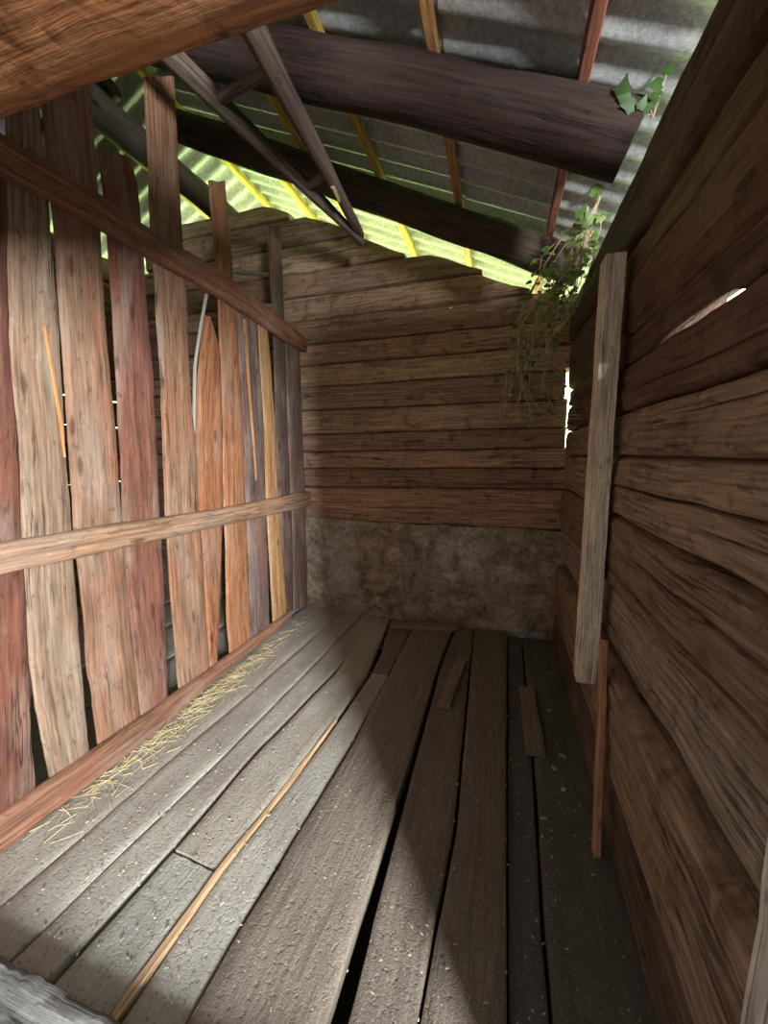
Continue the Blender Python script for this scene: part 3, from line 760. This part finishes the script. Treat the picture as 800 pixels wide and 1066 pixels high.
# straw along the kickboard, crumbs on the boards
def strands(name, n, place, m, lmin, lmax, rr, seed):
    r = random.Random(seed); mb = MB()
    for _ in range(n):
        x, y, z = place(r); ln = r.uniform(lmin, lmax); a = r.uniform(0, math.pi); w_ = rr * r.uniform(.6, 1.3)
        dx, dy = math.cos(a) * ln / 2, math.sin(a) * ln / 2; lift = r.uniform(0, .012)
        tube(mb, [(x - dx, y - dy, z), (x + r.uniform(-.004, .004), y, z + lift * .6), (x + dx, y + dy, z + lift)], w_, w_ * .7, 4, 4)
    return mb.build(name, m)
def pl_straw(r):
    y = r.uniform(.9, 2.9) if r.random() < .35 else r.gauss(1.85, .38)
    return (-1.675 + abs(r.gauss(0, .07)), clamp(y, .75, 3.0), .007)
tag(strands('straw', 420, pl_straw, M_STRAW, 0.02, .12, .0013, 5), 'scattered yellow straw lying along the kickboard', 'straw', None, 'stuff')
def pl_crumb(r):
    return (r.uniform(-1.6, .4), .65 + 2.4 * r.random() ** 1.3, .016)
def chips(name, n, seed, place, s0, s1, m):
    r = random.Random(seed); mb = MB()
    for _ in range(n):
        x, y, z = place(r); a = r.uniform(0, 6.28); l, w_ = r.uniform(s0, s1), r.uniform(s0, s1) * .35; h = r.uniform(.002, .005)
        ca, sa = math.cos(a), math.sin(a); b = len(mb.v)
        for zz, k in ((0, 1), (h, .7)):
            for sx, sy in ((-1, -1), (1, -.7), (.8, 1), (-.9, .8)):
                px, py = sx * l / 2 * k, sy * w_ / 2 * k
                mb.v.append(Vector((x + px * ca - py * sa, y + px * sa + py * ca, z - .004 + zz)))
        for q in ((4, 5, 6, 7), (0, 1, 5, 4), (1, 2, 6, 5), (2, 3, 7, 6), (3, 0, 4, 7)):
            mb.quad([b + t for t in q], [(0, 0)] * 4)
    return mb.build(name, m, None, None, False)
tag(chips('wood_crumbs', 520, 8, pl_crumb, .005, .015, M_CHIP), 'small wood chips and chaff strewn over the floor boards', 'litter', None, 'stuff')
r = random.Random(77)
LEAF_LABELS = ['largest pale dry leaf on the dark floor, beside the short board', 'small dry leaf just below the near end of the short lone board',
               'dry leaf on the floor just left of the short lone board', 'tiny dry leaf at the far end of the short lone board',
               'lone dry leaf on the dark floor left of the leaning stick, nearest the doorway', 'dry leaf on the dark floor between the short board and the leaning stick']
for k, (px, py, s) in enumerate(((586, 785, .03), (577, 798, .02), (550, 759, .022), (572, 738, .018), (566, 850, .018), (587, 820, .016))):
    p = onZ(px, py, .0); mb = MB(); b = 0; npt = 9; ang = r.uniform(0, 6)
    P = []
    for j in range(2):
        for q in range(npt):
            a = 6.2832 * q / npt; rad = s * (.5 + .25 * abs(math.cos(a))) * r.uniform(.85, 1.1)
            mb.v.append(Vector((p.x + rad * math.cos(a + ang), p.y + rad * math.sin(a + ang) * .7, -.012 + .002 + j * .004 + .004 * math.cos(a))))
    c0 = len(mb.v); mb.v.append(Vector((p.x, p.y, -.001)))
    for q in range(npt):
        q2 = (q + 1) % npt
        mb.quad([q, q2, npt + q2, npt + q], [(0, 0)] * 4); mb.quad([npt + q, npt + q2, c0], [(0, 0)] * 3)
    o = mb.build('fallen_leaf', M_CHIP)
    tag(o, LEAF_LABELS[k], 'leaf', 'dry leaves on the floor')

# ------------------------------------------------------------------ sticks behind the partition
def pos(x, y, X): return onX(x, y, X)
o = round_log('peg_stick', pos(222, 281, XP - .05), pos(281, 286, XP - .12), .018, .015, M_POST, None, (.30, .26, .22), 16, 10, .003, .01, 461)
tag(o, 'pale round stick poking out level behind the partition boards', 'stick')
o = round_log('peg_stick', pos(272, 317, XP - .05), pos(297, 320, XP - .08), .016, .013, M_POST, None, (.28, .24, .2), 16, 10, .003, .01, 462)
tag(o, 'short pale stick end just above the top rail by the tall dark post', 'stick')
mb = MB(); tube(mb, [pos(217, 296, XP - .04), pos(209, 340, XP - .04), pos(203, 380, XP - .04), pos(202, 440, XP - .04), pos(203, 560, XP - .04)], .011, .009, 8, 24)
o = mb.build('bent_switch', M_POST, None, (.36, .33, .27))
tag(o, 'thin pale bent stick standing in the gap between two partition boards', 'stick')

# small blocks on the gable logs
for k, (x, y0, s, c, lab) in enumerate(((-1.40, YB + .05, .12, (.62, .42, .12), 'yellow wood block on the gable step behind the ladder foot'),
                                        (-.30, YB + .05, .05, (.6, .36, .1), 'small orange block tucked on the gable under a batten'))):
    zc = roof_z(x, -.02) + .03
    o = box_obj('wood_block', (x - s * .6, y0, zc - s * .5), (x + s * .6, y0 + .06, zc + s * .5), M_BATTEN, None, c, .004, .03, k)
    tag(o, lab, 'block')

# ------------------------------------------------------------------ climbing plant at the right wall top
def leaf(mb, p, nrm, up, s):
    nrm = nrm.normalized(); t = (up - nrm * up.dot(nrm)).normalized(); sd = nrm.cross(t)
    pts = [(0, .08), (.26, -.06), (.52, .30), (.24, .62), (0, 1.05), (-.24, .62), (-.52, .30), (-.26, -.06)]
    b = len(mb.v)
    for x, y in pts: mb.v.append(p + sd * x * s + t * y * s + nrm * (-.12 * s * abs(x) * 2 + .06 * s * math.sin(y * 3)))
    mb.v.append(p + t * .45 * s + nrm * .03 * s)
    for k in range(8): mb.quad([b + k, b + (k + 1) % 8, b + 8], [(0, 0)] * 3)
vine = empty('climbing_plant', (.33, 2.75, 2.5))
tag(vine, 'leafy climbing plant hanging in through the eave at the right wall top', 'plant')
r = random.Random(12); smb = MB(); lmb = MB(); pmb = MB()
def vp(px, py, Y): return onY(px, py, Y)
stems = [[(612, 215, 2.55), (600, 270, 2.6), (575, 300, 2.7), (560, 340, 2.8), (545, 375, 2.85), (530, 410, 2.85), (522, 445, 2.85)],
         [(618, 240, 2.55), (590, 285, 2.65), (562, 325, 2.8), (548, 365, 2.85), (548, 400, 2.86), (560, 425, 2.86), (600, 446, 2.86)],
         [(600, 290, 2.6), (570, 310, 2.7), (540, 330, 2.8), (540, 380, 2.82), (552, 430, 2.84), (552, 448, 2.84)],
         [(622, 260, 2.6), (600, 320, 2.7), (580, 345, 2.8), (550, 372, 2.85), (520, 384, 2.85), (502, 372, 2.85)],
         [(606, 250, 2.6), (584, 300, 2.7), (570, 350, 2.8), (565, 400, 2.82), (580, 432, 2.8), (604, 432, 2.75)],
         [(625, 205, 2.5), (612, 240, 2.55), (600, 290, 2.6), (590, 330, 2.65)],
         [(560, 290, 2.8), (545, 320, 2.82), (535, 350, 2.84), (528, 385, 2.85), (525, 430, 2.85)],
         [(630, 225, 2.5), (590, 240, 2.6), (572, 268, 2.68), (555, 300, 2.75)],
         [(585, 290, 2.7), (560, 345, 2.8), (545, 392, 2.84), (538, 440, 2.85)],
         [(600, 300, 2.6), (575, 330, 2.75), (570, 372, 2.8), (590, 392, 2.8), (575, 415, 2.8)]]
for S in stems:
    P = [vp(*s) for s in S]; tube(smb, P, .0062, .003, 5, 26)
    for _ in range(2):
        Q = [P[0]] + [p + Vector((r.uniform(-.05, .05), r.uniform(-.04, .04), r.uniform(-.04, .04))) for p in P[1:]]
        tube(smb, resample(Q, 12), .0042, .0018, 5, 26)
    for q in resample(P, 15)[1:]:
        for _ in range(2):
            if r.random() < .42:
                d = Vector((r.uniform(-.07, .05), r.uniform(-.05, .05), r.uniform(-.05, .05))); e_ = q + d
                tube(smb, [q, q + d * .5 + Vector((0, 0, .006)), e_], .0018, .001, 4, 4)
                leaf(lmb if r.random() < .8 else pmb, e_, Vector((r.uniform(-.6, .6), -1, r.uniform(-.2, .9))), Vector((r.uniform(-.8, .8), 0, -1 + r.uniform(0, 1))), r.uniform(.022, .05))
for _ in range(70):   # tangle at the eave
    px = r.uniform(565, 628); py = 318 - (px - 565) * 1.35 + r.gauss(0, 16); Y = r.uniform(2.45, 2.75)
    p = vp(px, py, Y); q = p + Vector((r.uniform(-.08, .06), r.uniform(-.05, .05), r.uniform(-.10, .05)))
    tube(smb, [p, (p + q) / 2 + Vector((r.uniform(-.02, .02), 0, .02)), q], .003, .0015, 4, 5)
    leaf(lmb if r.random() < .75 else pmb, q, Vector((r.uniform(-.6, .6), -1, r.uniform(-.3, .8))), Vector((r.uniform(-1, 1), 0, r.uniform(-1, .6))), r.uniform(.025, .055))
for (px, py, Y, s) in ((597, 182, 2.45, .07), (622, 203, 2.5, .075), (603, 228, 2.5, .07), (616, 235, 2.5, .075), (571, 370, 2.8, .05), (618, 296, 2.5, .045), (580, 345, 2.7, .04), (588, 320, 2.7, .04)):
    leaf(lmb if py < 300 else pmb, vp(px, py, Y), Vector((r.uniform(-.3, .3), -1, r.uniform(-.6, .2))), Vector((r.uniform(-.6, .6), 0, 1)), s)
smb.build('stems', M_STEM, vine); lmb.build('leaves', M_LEAF, vine); pmb.build('pale_leaves', M_LEAFP, vine)
v2 = empty('ivy_sprig', (.42, 1.8, 2.62)); tag(v2, 'green leaf sprig growing in at the end of the near rafter log', 'plant')
smb = MB(); lmb = MB()
for (px, py, s) in ((647, 100, .055), (655, 106, .045), (662, 110, .05), (667, 114, .04), (691, 86, .055), (688, 100, .045), (678, 114, .04), (694, 78, .04), (683, 108, .03)):
    p = vp(px, py, 1.78); tube(smb, [vp(680, 122, 1.85), p], .003, .0015, 4, 5)
    leaf(lmb, p, Vector((r.uniform(-.4, .4), -1, r.uniform(-.7, .1))), Vector((r.uniform(-.7, .7), 0, r.uniform(-.3, 1))), s)
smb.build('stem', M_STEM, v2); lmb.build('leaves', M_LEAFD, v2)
